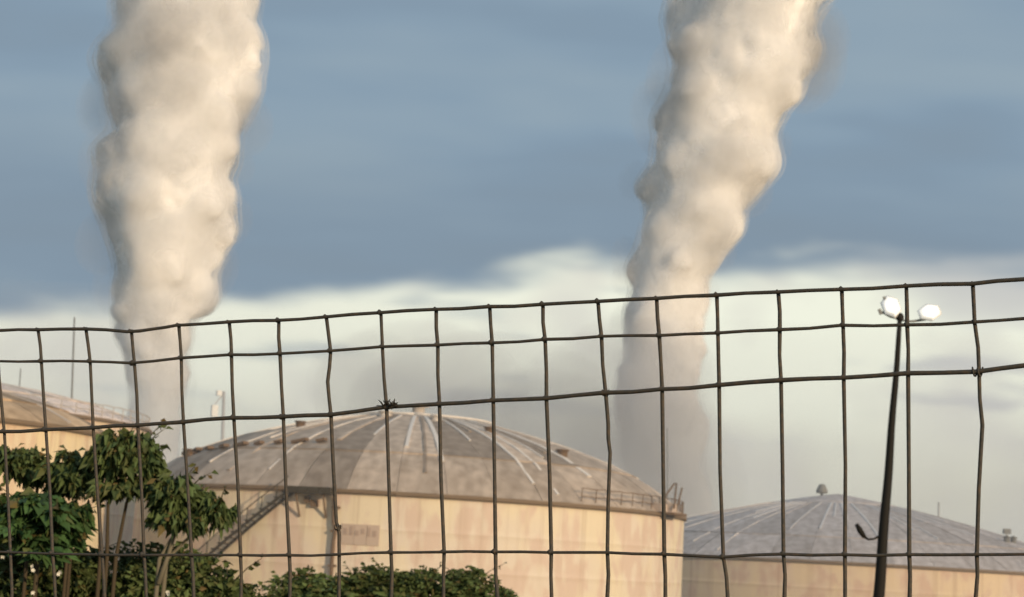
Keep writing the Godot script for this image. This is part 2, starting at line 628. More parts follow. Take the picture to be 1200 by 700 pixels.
func plume(called: String, label: String, path: Array, seed_: int, fringe: float, puffs: int):
	rng.seed = seed_
	var t := thing(called, label, "steam", Vector3(path[0][0], path[0][1], path[0][2]), "steam columns rising beyond the tanks")
	var o := t.position
	var last := float(path.size() - 1)
	# billows: balls about the curve whose joined outline is the column
	var balls := []
	var s := 0.0
	while s < last:
		var c := along(path, s)
		for j in 4:
			var a := rng.randf() * TAU
			var big := j < 1
			var q: float = c[3] * (rng.randf_range(0.3, 0.52) if big else rng.randf_range(0.55, 0.74))
			var r: float = c[3] * (rng.randf_range(0.4, 0.52) if big else rng.randf_range(0.2, 0.32))
			balls.append([Vector3(c[0] + cos(a) * q, c[1] + rng.randf_range(-0.3, 0.3) * c[3], c[2] + sin(a) * q), r])
		var d: float = absf(along(path, minf(s + 0.05, last))[1] - c[1]) / 0.05
		s += c[3] * 0.2 / maxf(d, 1.0)
	var nu := 180
	var nv := 400
	var fine := noise(seed_, 1.0, 3)
	var torn := noise(seed_ + 3, 1.0, 4)
	var reach := PackedFloat32Array()
	reach.resize((nv + 1) * nu)
	var axis := []
	for v in nv + 1:
		var c := along(path, last * v / nv)
		var p := Vector3(c[0], c[1], c[2])
		axis.append(p)
		var near := balls.filter(func(b): return absf(b[0].y - p.y) < b[1])
		for u in nu:
			var d := Vector3(cos(TAU * u / nu), 0, sin(TAU * u / nu))
			var sum := 0.0
			var k: float = 20.0 / c[3]
			sum += exp(k * c[3] * 0.74)
			for b in near:
				var w: Vector3 = p - b[0]
				var e := w.dot(d)
				var disc: float = e * e - w.length_squared() + b[1] * b[1]
				if disc > 0.0:
					sum += exp(k * (sqrt(disc) - e))
			var r := log(sum) / k
			var at := p + d * r
			r += c[3] * (0.1 * fine.get_noise_3dv(at * 0.05) + 0.08 * fine.get_noise_3dv(at * 0.13) + 0.035 * fine.get_noise_3dv(at * 0.4))
			reach[v * nu + u] = r
	var under := PackedFloat32Array()
	under.resize((nv + 1) * nu)
	for shell in 4:
		if shell:
			var soft := reach.duplicate()
			for v in nv + 1:
				for u in nu:
					var r := 0.0
					for dv in [-6, -3, 0, 3, 6]:
						for du in [-5, 0, 5]:
							r += reach[clampi(v + dv, 0, nv) * nu + posmod(u + du, nu)]
					soft[v * nu + u] = lerpf(r / 15.0, reach[v * nu + u], 0.35)
			reach = soft
		var at := PackedVector3Array()
		var tint := PackedColorArray()
		for v in nv + 1:
			var y: float = axis[v].y
			var solid: float = lerpf(0.3, 1.0, sm(15.0, 78.0, y))
			for u in nu:
				var r := 0.0
				for dv in [-2, -1, 0, 1, 2]:
					for du in [-1, 0, 1]:
						r += reach[clampi(v + dv, 0, nv) * nu + posmod(u + du, nu)]
				var a := TAU * u / nu
				r = maxf(r * [0.91, 0.96, 1.02, 1.09][shell] / 15.0, under[v * nu + u] * 1.025)
				under[v * nu + u] = r
				var p: Vector3 = axis[v] - o + Vector3(cos(a), 0, sin(a)) * r
				at.append(p)
				tint.append(Color(1, 1, 1, solid * clampf(0.5 + 1.3 * torn.get_noise_3dv(p * Vector3(0.07, 0.055, 0.07) + Vector3.ONE * 50.0 * shell), 0.0, 1.0) if shell else solid))
		# vapour scatters light deep inside, so its shading is softer than its outline
		var nrm := PackedVector3Array()
		for v in nv + 1:
			for u in nu:
				var pu := at[v * nu + (u + 1) % nu] - at[v * nu + posmod(u - 1, nu)]
				var pv := at[mini(v + 1, nv) * nu + u] - at[maxi(v - 1, 0) * nu + u]
				var a := TAU * u / nu
				nrm.append((pv.cross(pu).normalized() * -signf(pv.cross(pu).dot(Vector3(-cos(a), 0, -sin(a)))) * 0.34 + Vector3(cos(a), 0.12, sin(a)) * 0.66).normalized())
		var idx := PackedInt32Array()
		for v in nv:
			for u in nu:
				var i := v * nu + u
				var j := v * nu + (u + 1) % nu
				for q in [i, j, i + nu, j, j + nu, i + nu]:
					idx.append(q)
		var arr := []
		arr.resize(Mesh.ARRAY_MAX)
		arr[Mesh.ARRAY_VERTEX] = at
		arr[Mesh.ARRAY_NORMAL] = nrm
		arr[Mesh.ARRAY_COLOR] = tint
		arr[Mesh.ARRAY_INDEX] = idx
		var mesh := ArrayMesh.new()
		mesh.add_surface_from_arrays(Mesh.PRIMITIVE_TRIANGLES, arr)
		part("steam_veil" if shell else "steam_body", mesh, [M.smoke, M.veil, M.thin_veil, M.faint_veil][shell], t)
	# loose vapour drifting off its edges
	var thin := FogMaterial.new()
	thin.albedo = Color(0.99, 0.99, 0.99)
	thin.density = fringe
	for k in puffs:
		var v := int(nv * (0.1 + 0.72 * (k + rng.randf()) / puffs))
		var u := rng.randi() % nu
		var c := along(path, last * v / nv)
		var r: float = c[3] * rng.randf_range(0.2, 0.42)
		var a := TAU * u / nu
		var f := FogVolume.new()
		f.name = "loose_vapour"
		f.shape = RenderingServer.FOG_VOLUME_SHAPE_ELLIPSOID
		f.material = thin
		f.size = Vector3(r * 2.0, r * rng.randf_range(2.0, 3.4), r * 2.0)
		f.rotation = Vector3(rng.randf_range(-0.4, 0.4), rng.randf() * TAU, rng.randf_range(-0.4, 0.4))
		f.position = axis[v] - o + Vector3(cos(a), 0, sin(a)) * under[v * nu + u] * 0.98
		t.add_child(f, true)


func plumes():
	plume("steam_plume", "tall billowing cream plume on the left, rising behind the pale pinkish tank", [
		[-84, -9, -420, 8.0], [-85.1, 18, -420, 7.6], [-87, 41, -420, 8.0], [-88.1, 52, -420, 9.5], [-88.6, 62, -420, 13.0], [-88.0, 72, -420, 17.0], [-86.3, 84, -420, 19.4],
		[-89, 96, -420, 19.4], [-88.2, 107, -420, 20.6], [-87.6, 118, -420, 23.2], [-88.5, 129, -420, 22.8], [-86.6, 141, -420, 20.0], [-83, 165, -420, 22.0], [-74, 200, -420, 30.0]], 7, 0.016, 40)
	plume("steam_plume", "leaning cream plume right of centre, widening up from behind the middle tank", [
		[44, -9, -430, 13.5], [41.5, 20, -430, 13.5], [39, 43, -430, 13.2], [38.8, 60, -430, 12.2], [40, 73, -430, 12.0], [42.6, 83, -430, 14.2], [46.4, 96, -430, 17.0],
		[49.6, 107, -430, 18.4], [51.8, 118, -430, 19.2], [54.2, 129, -430, 20.4], [57, 141, -430, 22.2], [60.2, 153, -430, 24.0], [66, 178, -430, 26.0], [76, 205, -430, 31.0]], 19, 0.016, 40)
	var haze := FogVolume.new()
	haze.name = "low_haze"
	haze.shape = RenderingServer.FOG_VOLUME_SHAPE_ELLIPSOID
	haze.size = Vector3(900, 70, 420)
	haze.position = Vector3(0, -6, -260)
	var hm := FogMaterial.new()
	hm.albedo = Color(0.97, 0.98, 0.99)
	hm.density = 0.0016
	haze.material = hm
	add_child(haze)
	tag(haze, "thin pale haze lying over the tank yard", "haze", "", "stuff")
	# thin grey vapour drifting low between the two columns
	var t := thing("steam_bank", "thin grey haze of vapour hanging low behind the middle tank", "steam", Vector3(0, 20, -400))
	var fm := FogMaterial.new()
	fm.albedo = Color(0.97, 0.97, 0.98)
	fm.density = 0.0075
	for a in [[8, 18, 34, 30, 0], [-4, 36, 34, 20, 0], [-20, 40, 26, 18, 0], [-32, 42, 16, 13, 0], [24, 28, 28, 30, 0], [30, 44, 22, 18, 0], [34, 20, 24, 26, 0],
			[36, 20, 14, 26, 10], [37, 38, 13, 24, 6], [42, 10, 14, 20, 8], [-80, 18, 9, 26, 6], [-81, 34, 8.5, 22, 4]]:
		var f := FogVolume.new()
		f.name = "vapour"
		f.shape = RenderingServer.FOG_VOLUME_SHAPE_ELLIPSOID
		f.material = fm
		f.size = Vector3(a[2], a[3], a[2]) * 2.0
		f.position = Vector3(a[0], a[1] - 20, a[4])
		t.add_child(f, true)


# ------------------------------------------------------------------ thin masts far behind
func masts():
	var list := [
		["thin grey aerial mast rising behind the pale pinkish tank", Vector3(-44.6, -9, -180), Vector3(-46.72, 25.2, -180), 0.09],
		["short thin rod on the left edge above the tan domed tank", Vector3(-48.7, -9, -172), Vector3(-49.6, 18.6, -172), 0.06],
		["hair-thin rod standing just above the right slope of the middle dome", Vector3(23.4, -9, -230), Vector3(22.06, 21.1, -230), 0.07],
	]
	for a in list:
		var t := thing("aerial_mast", a[0], "mast", a[1])
		var st := begin()
		tube(st, [Vector3.ZERO, a[2] - a[1]], [a[3] * 1.8, a[3]], 6)
		part("mast_pole", done(st), M.dim_steel, t)
		st = begin()
		tube(st, [Vector3(0, -0.1, 0), Vector3(0, 0.4, 0)], [0.5], 8)
		part("mast_base", done(st), M.dim_steel, t)
	var t := thing("floodlight_mast", "pale floodlight mast with one white lamp, left behind the middle dome", "lamp post", Vector3(-51.4, -9, -320))
	var st := begin()
	tube(st, [Vector3.ZERO, Vector3(-2.1, 40.0, 0)], [0.5, 0.28], 8)
	part("mast_pole", done(st), M.grey_steel, t)
	st = begin()
	beam(st, Vector3(-2.1, 39.6, 0), Vector3(-3.6, 37.4, 0.4), 0.2, 0.2)
	part("lamp_arm", done(st), M.grey_steel, t)
	for a in [[-3.5, 36.2, 1.2, 2.2], [-2.9, 39.6, 1.0, 1.0]]:
		st = begin()
		box(st, Transform3D(Basis(Vector3.UP, 0.5), Vector3(a[0], a[1], 0.5)), Vector3(a[2], a[3], 0.7))
		part("lamp_head", done(st), M.white, t)


# ------------------------------------------------------------------ fence
const ORIGIN := Vector3(-1.05, 0, -3.48)
const ALONG := Vector3(0.91238, 0, 0.40934)
const OUT := Vector3(-0.40934, 0, 0.91238)


func on_fence(s: float, y: float, out := 0.0) -> Vector3:
	return ORIGIN + ALONG * s + Vector3(0, y, 0) + OUT * out


func fence():
	rng.seed = 5
	var t := thing("wire_fence", "dark wire mesh fence of uneven rectangular cells across the whole view", "fence")
	# the sagging horizontal wires: [metres along, height]
	var rows := [
		[[-2.6, 1.98], [-0.99, 2.0], [-0.55, 2.01], [-0.004, 2.02], [0.095, 2.021], [0.213, 2.022], [0.318, 2.016], [0.379, 2.021], [0.433, 2.028], [0.557, 2.034], [0.663, 2.036], [0.769, 2.042], [0.883, 2.049], [0.998, 2.054], [1.106, 2.058], [1.21, 2.061], [1.315, 2.065], [1.426, 2.069], [1.53, 2.073], [1.637, 2.077], [1.746, 2.08], [1.853, 2.084], [1.959, 2.086], [2.039, 2.092], [2.5, 2.1], [3.0, 2.11], [4.6, 2.13]],
		[[-2.6, 1.92], [-0.99, 1.94], [-0.55, 1.95], [0.004, 1.956], [0.103, 1.956], [0.229, 1.956], [0.335, 1.953], [0.445, 1.963], [0.563, 1.97], [0.672, 1.972], [0.78, 1.977], [0.892, 1.985], [1.006, 1.988], [1.117, 1.992], [1.222, 1.998], [1.327, 2.003], [1.432, 2.004], [1.536, 2.008], [1.642, 2.013], [1.75, 2.02], [1.856, 2.02], [1.963, 2.024], [2.039, 2.029], [2.5, 2.04], [3.0, 2.05], [4.6, 2.07]],
		[[-2.6, 1.77], [-0.98, 1.79], [-0.55, 1.8], [0.022, 1.811], [0.135, 1.817], [0.252, 1.823], [0.359, 1.83], [0.466, 1.838], [0.578, 1.848], [0.692, 1.852], [0.793, 1.857], [0.907, 1.873], [1.015, 1.88], [1.124, 1.888], [1.229, 1.893], [1.336, 1.904], [1.441, 1.911], [1.543, 1.919], [1.649, 1.928], [1.754, 1.933], [1.859, 1.941], [1.969, 1.944], [2.04, 1.954], [2.5, 1.97], [3.0, 1.97], [4.6, 1.99]],
		[[-2.6, 1.52], [-0.96, 1.54], [-0.5, 1.555], [0.054, 1.569], [0.326, 1.576], [0.513, 1.585], [0.618, 1.59], [0.724, 1.595], [0.827, 1.601], [0.936, 1.61], [1.044, 1.616], [1.145, 1.621], [1.252, 1.625], [1.355, 1.63], [1.457, 1.632], [1.559, 1.632], [1.661, 1.642], [1.762, 1.646], [1.864, 1.651], [1.969, 1.656], [2.042, 1.66], [2.5, 1.67], [3.0, 1.68], [4.6, 1.7]],
		[[-2.6, 1.17], [1.0, 1.25], [4.6, 1.32]], [[-2.6, 0.78], [1.0, 0.83], [4.6, 0.88]], [[-2.6, 0.39], [1.0, 0.42], [4.6, 0.45]], [[-2.6, 0.06], [1.0, 0.06], [4.6, 0.07]],
	]
	var thick := [0.0034, 0.0029, 0.0039, 0.0026, 0.003, 0.003, 0.003, 0.003]
	for i in rows.size():
		var pts := []
		var r := []
		for k in rows[i].size():
			var p: Array = rows[i][k]
			pts.append(on_fence(p[0], p[1], 0.0035 + rng.randf_range(-0.0008, 0.0008)))
			r.append(thick[i] * rng.randf_range(0.92, 1.08))
			if k + 1 < rows[i].size():
				var q: Array = rows[i][k + 1]
				pts.append(on_fence((p[0] + q[0]) / 2, (p[1] + q[1]) / 2 + rng.randf_range(-0.0016, 0.0012), 0.0035))
				r.append(thick[i] * rng.randf_range(0.9, 1.02))
		var st := begin()
		tube(st, pts, r, 8)
		part("horizontal_wire", done(st), M.wire, t)
	# upright wires, bent where they have been pushed
	var uprights := [
		[[0.09, 2.021], [0.107, 1.956], [0.135, 1.817], [0.181, 1.572], [0.198, 1.488]],
		[[0.21, 2.022], [0.229, 1.956], [0.252, 1.823], [0.301, 1.575], [0.317, 1.495]],
		[[0.322, 2.017], [0.337, 1.953], [0.359, 1.83], [0.4, 1.579], [0.414, 1.5]],
		[[0.435, 2.028], [0.447, 1.964], [0.466, 1.838], [0.51, 1.585], [0.523, 1.507]],
		[[0.551, 2.033], [0.563, 1.97], [0.58, 1.848], [0.62, 1.59], [0.627, 1.513]],
		[[0.663, 2.036], [0.672, 1.972], [0.69, 1.852], [0.726, 1.595], [0.733, 1.519]],
		[[0.767, 2.042], [0.782, 1.977], [0.781, 1.92], [0.793, 1.857], [0.82, 1.66], [0.828, 1.64], [0.831, 1.602], [0.837, 1.525]],
		[[0.883, 2.049], [0.892, 1.985], [0.909, 1.873], [0.938, 1.61], [0.944, 1.531]],
		[[0.998, 2.054], [1.006, 1.988], [1.017, 1.88], [1.044, 1.616], [1.049, 1.537]],
		[[1.106, 2.058], [1.115, 1.992], [1.124, 1.888], [1.145, 1.621], [1.153, 1.543]],
		[[1.21, 2.061], [1.218, 1.998], [1.227, 1.893], [1.251, 1.625], [1.256, 1.549]],
		[[1.315, 2.065], [1.325, 2.003], [1.338, 1.904], [1.345, 1.85], [1.351, 1.8], [1.355, 1.63], [1.358, 1.555]],
		[[1.424, 2.069], [1.432, 2.004], [1.441, 1.911], [1.457, 1.632], [1.462, 1.561]],
		[[1.532, 2.073], [1.537, 2.008], [1.542, 1.919], [1.56, 1.633], [1.57, 1.567]],
		[[1.639, 2.077], [1.644, 2.013], [1.649, 1.928], [1.662, 1.642], [1.666, 1.573]],
		[[1.747, 2.08], [1.751, 2.02], [1.754, 1.933], [1.763, 1.647], [1.765, 1.579]],
		[[1.853, 2.084], [1.856, 2.02], [1.859, 1.941], [1.866, 1.651], [1.868, 1.585]],
		[[1.959, 2.086], [1.963, 2.024], [1.971, 1.944], [1.977, 1.86], [1.971, 1.657], [1.97, 1.591]],
	]
	for k in 24:
		uprights.append([[-0.02 - 0.11 * k, 2.02 - 0.002 * k], [0.03 - 0.11 * k, 1.81], [0.09 - 0.11 * k, 1.49]])
		uprights.append([[2.07 + 0.106 * k, 2.092 + 0.001 * k], [2.08 + 0.106 * k, 1.9], [2.09 + 0.106 * k, 1.59]])
	for u in uprights:
		var pts := []
		var r := []
		for k in u.size():
			pts.append(on_fence(u[k][0], u[k][1] + (0.004 if k == 0 else 0.0), -0.0035 + rng.randf_range(-0.001, 0.001)))
			r.append(0.0034 * rng.randf_range(0.94, 1.08))
			if k + 1 < u.size():
				pts.append(on_fence((u[k][0] + u[k + 1][0]) / 2 + rng.randf_range(-0.002, 0.002), (u[k][1] + u[k + 1][1]) / 2, -0.0035))
				r.append(0.0032 * rng.randf_range(0.94, 1.08))
		var last: Array = u[u.size() - 1]
		pts.append(on_fence(last[0] + 0.03, 0.75, -0.004))
		pts.append(on_fence(last[0] + 0.05, 0.03, -0.004))
		r += [0.0034, 0.0034]
		var st := begin()
		tube(st, pts, r, 8)
		part("upright_wire", done(st), M.wire, t)
	for p in [[1.969, 1.944, 0.0095], [0.826, 1.65, 0.006], [0.69, 1.852, 0.006], [1.3385, 1.904, 0.0065], [0.335, 1.953, 0.0055]]:
		var st := begin()
		var c := on_fence(p[0], p[1])
		var loop := []
		for i in 15:
			var a := i * 0.9
			loop.append(c + OUT * (p[2] * 0.8 * sin(a)) + Vector3(0, p[2] * 0.75 * cos(a), 0) + ALONG * ((i - 7) * p[2] * 0.12))
		tube(st, loop, [0.0016], 5)
		part("wire_tie", done(st), M.wire, t)

	var weld := begin()
	for u in uprights:
		for k in mini(4, u.size()):
			for row in 4:
				var s0: Array = u[k]
				if k + 1 >= u.size():
					continue
				var s1: Array = u[k + 1]
				for q in rows[row].size() - 1:
					var r0: Array = rows[row][q]
					var r1: Array = rows[row][q + 1]
					var hit = Geometry2D.segment_intersects_segment(Vector2(s0[0], s0[1] + 0.003), Vector2(s1[0], s1[1] - 0.003), Vector2(r0[0], r0[1]), Vector2(r1[0], r1[1]))
					if hit != null:
						var z := rng.randf_range(0.8, 1.25)
						tube(weld, [on_fence(hit.x - 0.004 * z, hit.y, 0.002), on_fence(hit.x, hit.y + 0.001, 0.002), on_fence(hit.x + 0.004 * z, hit.y, 0.002)], [0.0028, 0.0051 * z, 0.0026], 6)
	var welds := part("weld_beads", done(weld), M.wire, t)
	welds.set_meta("kind", "stuff")

	# tuft of dry weed snagged on the third wire
	var weed := thing("weed_tuft", "small dark tuft of dry weed caught on the fence wire above the middle dome", "weed", on_fence(0.92, 1.874, 0.004))
	for i in 26:
		var st := begin()
		var a := rng.randf_range(0.15, PI - 0.15)
		var l := rng.randf_range(0.006, 0.02)
		var p0 := ALONG * rng.randf_range(-0.012, 0.012) + Vector3(0, rng.randf_range(-0.004, 0.003), 0) + OUT * rng.randf_range(-0.004, 0.004)
		var p1 := p0 + ALONG * cos(a) * l * 0.6 + Vector3(0, sin(a) * l * 0.6, 0)
		tube(st, [p0, p1, p1 + ALONG * cos(a) * l * 0.6 + Vector3(0, sin(a) * l * 0.35, 0) + OUT * rng.randf_range(-0.005, 0.005)], [0.0019, 0.0015, 0.0006], 5)
		part("weed_stalk", done(st), M.weed, weed)


func lamp_post():
	var foot := Vector3(6.134, -0.55, -28.0)
	var t := thing("lamp_post", "black tapering lamp post leaning slightly right, with two bright white lamp heads", "lamp post", foot)
	var st := begin()
	var pts := []
	var r := []
	for i in 19:
		var f := i / 18.0
		pts.append(Vector3(6.134, -0.55, -28.0).lerp(Vector3(6.507, 6.0, -28.0), f) - foot + Vector3(0.006 * sin(i * 1.3), 0, 0))
		r.append(lerpf(0.117, 0.038, f))
	tube(st, pts, r, 14)
	part("shaft", done(st), M.pole, t)
	st = begin()
	lathe(st, [[0.04, 0.0], [0.062, 0.03], [0.066, 0.09], [0.04, 0.13], [0.003, 0.15]], 12)
	part("top_cap", done(st), M.pole, t, Transform3D(Basis(), Vector3(6.507, 5.98, -28) - foot))
	for a in [[Vector3(6.34, 6.215, -27.95), Vector3(6.17, 6.13, -28.0), 0.9], [Vector3(6.985, 6.155, -27.95), Vector3(6.73, 5.995, -28.0), 1.0]]:
		var c: Vector3 = a[0]
		var sq := Vector3(0.95, 1, 1.15) if a[2] < 0.95 else Vector3(1.2, 1, 0.85)
		st = begin()
		tube(st, [Vector3(6.507, 6.02, -28) - foot, (a[1] + Vector3(6.507, 6.0, -28)) / 2 + Vector3(0, -0.01, 0) - foot, a[1] - foot, c + Vector3(0, -0.1, -0.08) - foot], [0.022, 0.02, 0.022, 0.022], 7)
		part("lamp_arm", done(st), M.dim_steel, t)
		var turn := Transform3D(Basis(Vector3.RIGHT, deg_to_rad(78)) * Basis(Vector3.UP, 0.3), c - foot)
		st = begin()
		lathe(st, [[0.02, -0.13], [0.1, -0.12], [0.17, -0.04], [0.185, 0.0], [0.17, 0.012]], 6, 1.0, sq)
		part("lamp_housing", done(st), M.white, t, turn)
		st = begin()
		lathe(st, [[0.168, 0.0], [0.15, 0.04], [0.1, 0.07], [0.04, 0.085], [0.002, 0.088]], 6, 1.0, sq)
		part("lamp_lens", done(st), M.lamp, t, turn)
		var l := OmniLight3D.new()
		l.name = "lamp_light"
		l.light_color = Color(1, 0.98, 0.93)
		l.light_energy = 0.06
		l.light_size = 0.12
		l.omni_range = 30.0
		l.omni_attenuation = 2.0
		l.shadow_enabled = true
		l.position = c + Vector3(0, 0, 0.14) - foot
		t.add_child(l, true)
	for b in [[Vector3(6.165, 6.12, -27.97), 0.045], [Vector3(6.235, 6.345, -27.97), 0.035]]:
		st = begin()
		box(st, Transform3D(Basis(Vector3.BACK, 0.4), b[0] - foot), Vector3(b[1], b[1] * 2.2, 0.05))
		part("lamp_bracket", done(st), M.dim_steel, t)
	# small side bracket with a cable looping back to the shaft
	st = begin()
	tube(st, [Vector3(5.845, 2.575, -27.95) - foot, Vector3(5.91, 2.47, -27.95) - foot, Vector3(5.985, 2.365, -27.95) - foot], [0.03, 0.05, 0.035], 8)
	part("side_bracket", done(st), M.pole, t)
	st = begin()
	tube(st, [Vector3(5.98, 2.37, -27.95) - foot, Vector3(6.05, 2.335, -27.95) - foot, Vector3(6.14, 2.35, -27.96) - foot, Vector3(6.3, 2.44, -28.0) - foot], [0.022, 0.019, 0.018, 0.018], 7)
	part("cable", done(st), M.pole, t)


# ------------------------------------------------------------------ plants
func leaf(st: SurfaceTool, p: Vector3, axis: Vector3, side: Vector3, l: float, w: float, c: Color):
	# a blade folded along its midrib and bent at half length
	var nrm := axis.cross(side).normalized()
	var m := p + axis * l * 0.45 - nrm * l * 0.06
	var tip := p + axis * l + Vector3(0, -l * 0.22, 0)
	var a := m + side * w - nrm * w * 0.35
	var b := m - side * w - nrm * w * 0.35
	st.set_color(c)
	for q in [p, a, m, p, m, b, m, a, tip, m, tip, b]:
		st.add_vertex(q)


func leaf_tone(base: Color) -> Color:
	var k := rng.randf_range(0.6, 1.5)
	var c := base * k
	if rng.randf() < 0.14:
		c = c.lerp(Color(0.13, 0.13, 0.05), 0.6)
	if rng.randf() < 0.05:
		c = c.lerp(Color(0.16, 0.1, 0.04), 0.7)
	return c


func umbel_mesh(base: Color, count: int) -> ArrayMesh:
	# leaflets hanging from a rounded top, in a few lobes
	var st := begin()
	st.set_smooth_group(-1)
	var lobes := []
	for i in 7:
		var a := TAU * (i + rng.randf_range(-0.3, 0.3)) / 7.0
		var q := rng.randf_range(0.25, 0.95)
		lobes.append(Vector3(cos(a) * q, rng.randf_range(-0.5, 0.45), sin(a) * q))
	lobes.append(Vector3(0, 0.5, 0))
	for i in count:
		var lb: Vector3 = lobes[rng.randi() % lobes.size()]
		var d := Vector3(rng.randfn(), rng.randfn(), rng.randfn()).normalized()
		d.y = absf(d.y) * 0.8 - 0.15
		var p := lb + d * rng.randf_range(0.15, 0.42)
		var ax := (Vector3(p.x, 0, p.z).normalized() * 0.8 + d * 0.5 + Vector3(0, -rng.randf_range(0.1, 1.3), 0)).normalized()
		var side := ax.cross(Vector3(rng.randfn(), rng.randfn(), rng.randfn())).normalized()
		leaf(st, p, ax, side, rng.randf_range(0.3, 0.62), rng.randf_range(0.1, 0.18), leaf_tone(base))
	st.generate_normals()
	return st.commit()


func bush_mesh(base: Color, count: int) -> ArrayMesh:
	var st := begin()
	st.set_smooth_group(-1)
	var lobes := []
	for i in 11:
		var d := Vector3(rng.randfn(), rng.randfn() * 0.7, rng.randfn()).normalized()
		lobes.append([d * rng.randf_range(0.35, 0.72), rng.randf_range(0.25, 0.42)])
	lobes.append([Vector3.ZERO, 0.6])
	for i in count:
		var lb: Array = lobes[rng.randi() % lobes.size()]
		var d := Vector3(rng.randfn(), rng.randfn(), rng.randfn()).normalized()
		var p: Vector3 = lb[0] + d * lb[1] * rng.randf_range(0.7, 1.05)
		var ax := (d + Vector3(rng.randfn(), rng.randfn(), rng.randfn()) * 0.5).normalized()
		var side := ax.cross(Vector3(rng.randfn(), rng.randfn(), rng.randfn())).normalized()
		leaf(st, p, ax, side, rng.randf_range(0.16, 0.3), rng.randf_range(0.06, 0.1), leaf_tone(base))
	st.generate_normals()
	return st.commit()


func stems(t: Node3D, list: Array, mat: Material, r := 0.011):
	for l in list:
		var st := begin()
		var pts := []
		for p in l:
			pts.append(Vector3(p[0], p[1], p[2]) - t.position)
		tube(st, pts, [r * 1.25, r, r * 0.75], 7)
		part("stem", done(st), mat, t)


func clusters(t: Node3D, meshes: Array, list: Array, wide := 1.15):
	# [x, y, z, half width, half height]
	for c in list:
		var b := Basis(Vector3.UP, rng.randf() * TAU)
		b = b.scaled(Vector3(c[3] * wide, c[4] * 1.15, (c[3] + c[4]) / 2) )
		var o := part("leaf_cluster", meshes[rng.randi() % meshes.size()], M.leaf, t, Transform3D(b, Vector3(c[0], c[1], c[2]) - t.position))
		o.set_meta("kind", "stuff")
		for k in 3:
			var st := begin()
			var a := rng.randf() * TAU
			var d := Vector3(cos(a) * c[3], c[4] * rng.randf_range(0.2, 0.9), sin(a) * c[3])
			var from := Vector3(c[0], c[1], c[2]) - t.position + d * 0.5
			var to := Vector3(c[0], c[1], c[2]) - t.position + d * rng.randf_range(1.1, 1.35) + Vector3(0, 0.02, 0)
			st.set_color(Color(0.07, 0.06, 0.03))
			tube(st, [from, (from + to) / 2 + Vector3(0, 0.012, 0), to], [0.004, 0.003, 0.0018], 5)
			for q in 4:
				var p := from.lerp(to, 0.5 + 0.17 * q)
				var ax := (Vector3(rng.randfn(), rng.randfn() * 0.6 - 0.3, rng.randfn()) + d.normalized()).normalized()
				leaf(st, p, ax, ax.cross(Vector3(rng.randfn(), rng.randfn(), rng.randfn())).normalized(), rng.randf_range(0.035, 0.06), rng.randf_range(0.011, 0.018), leaf_tone(Color(0.07, 0.088, 0.03)))
			st.generate_normals()
			part("twig", st.commit(), M.leaf, t)


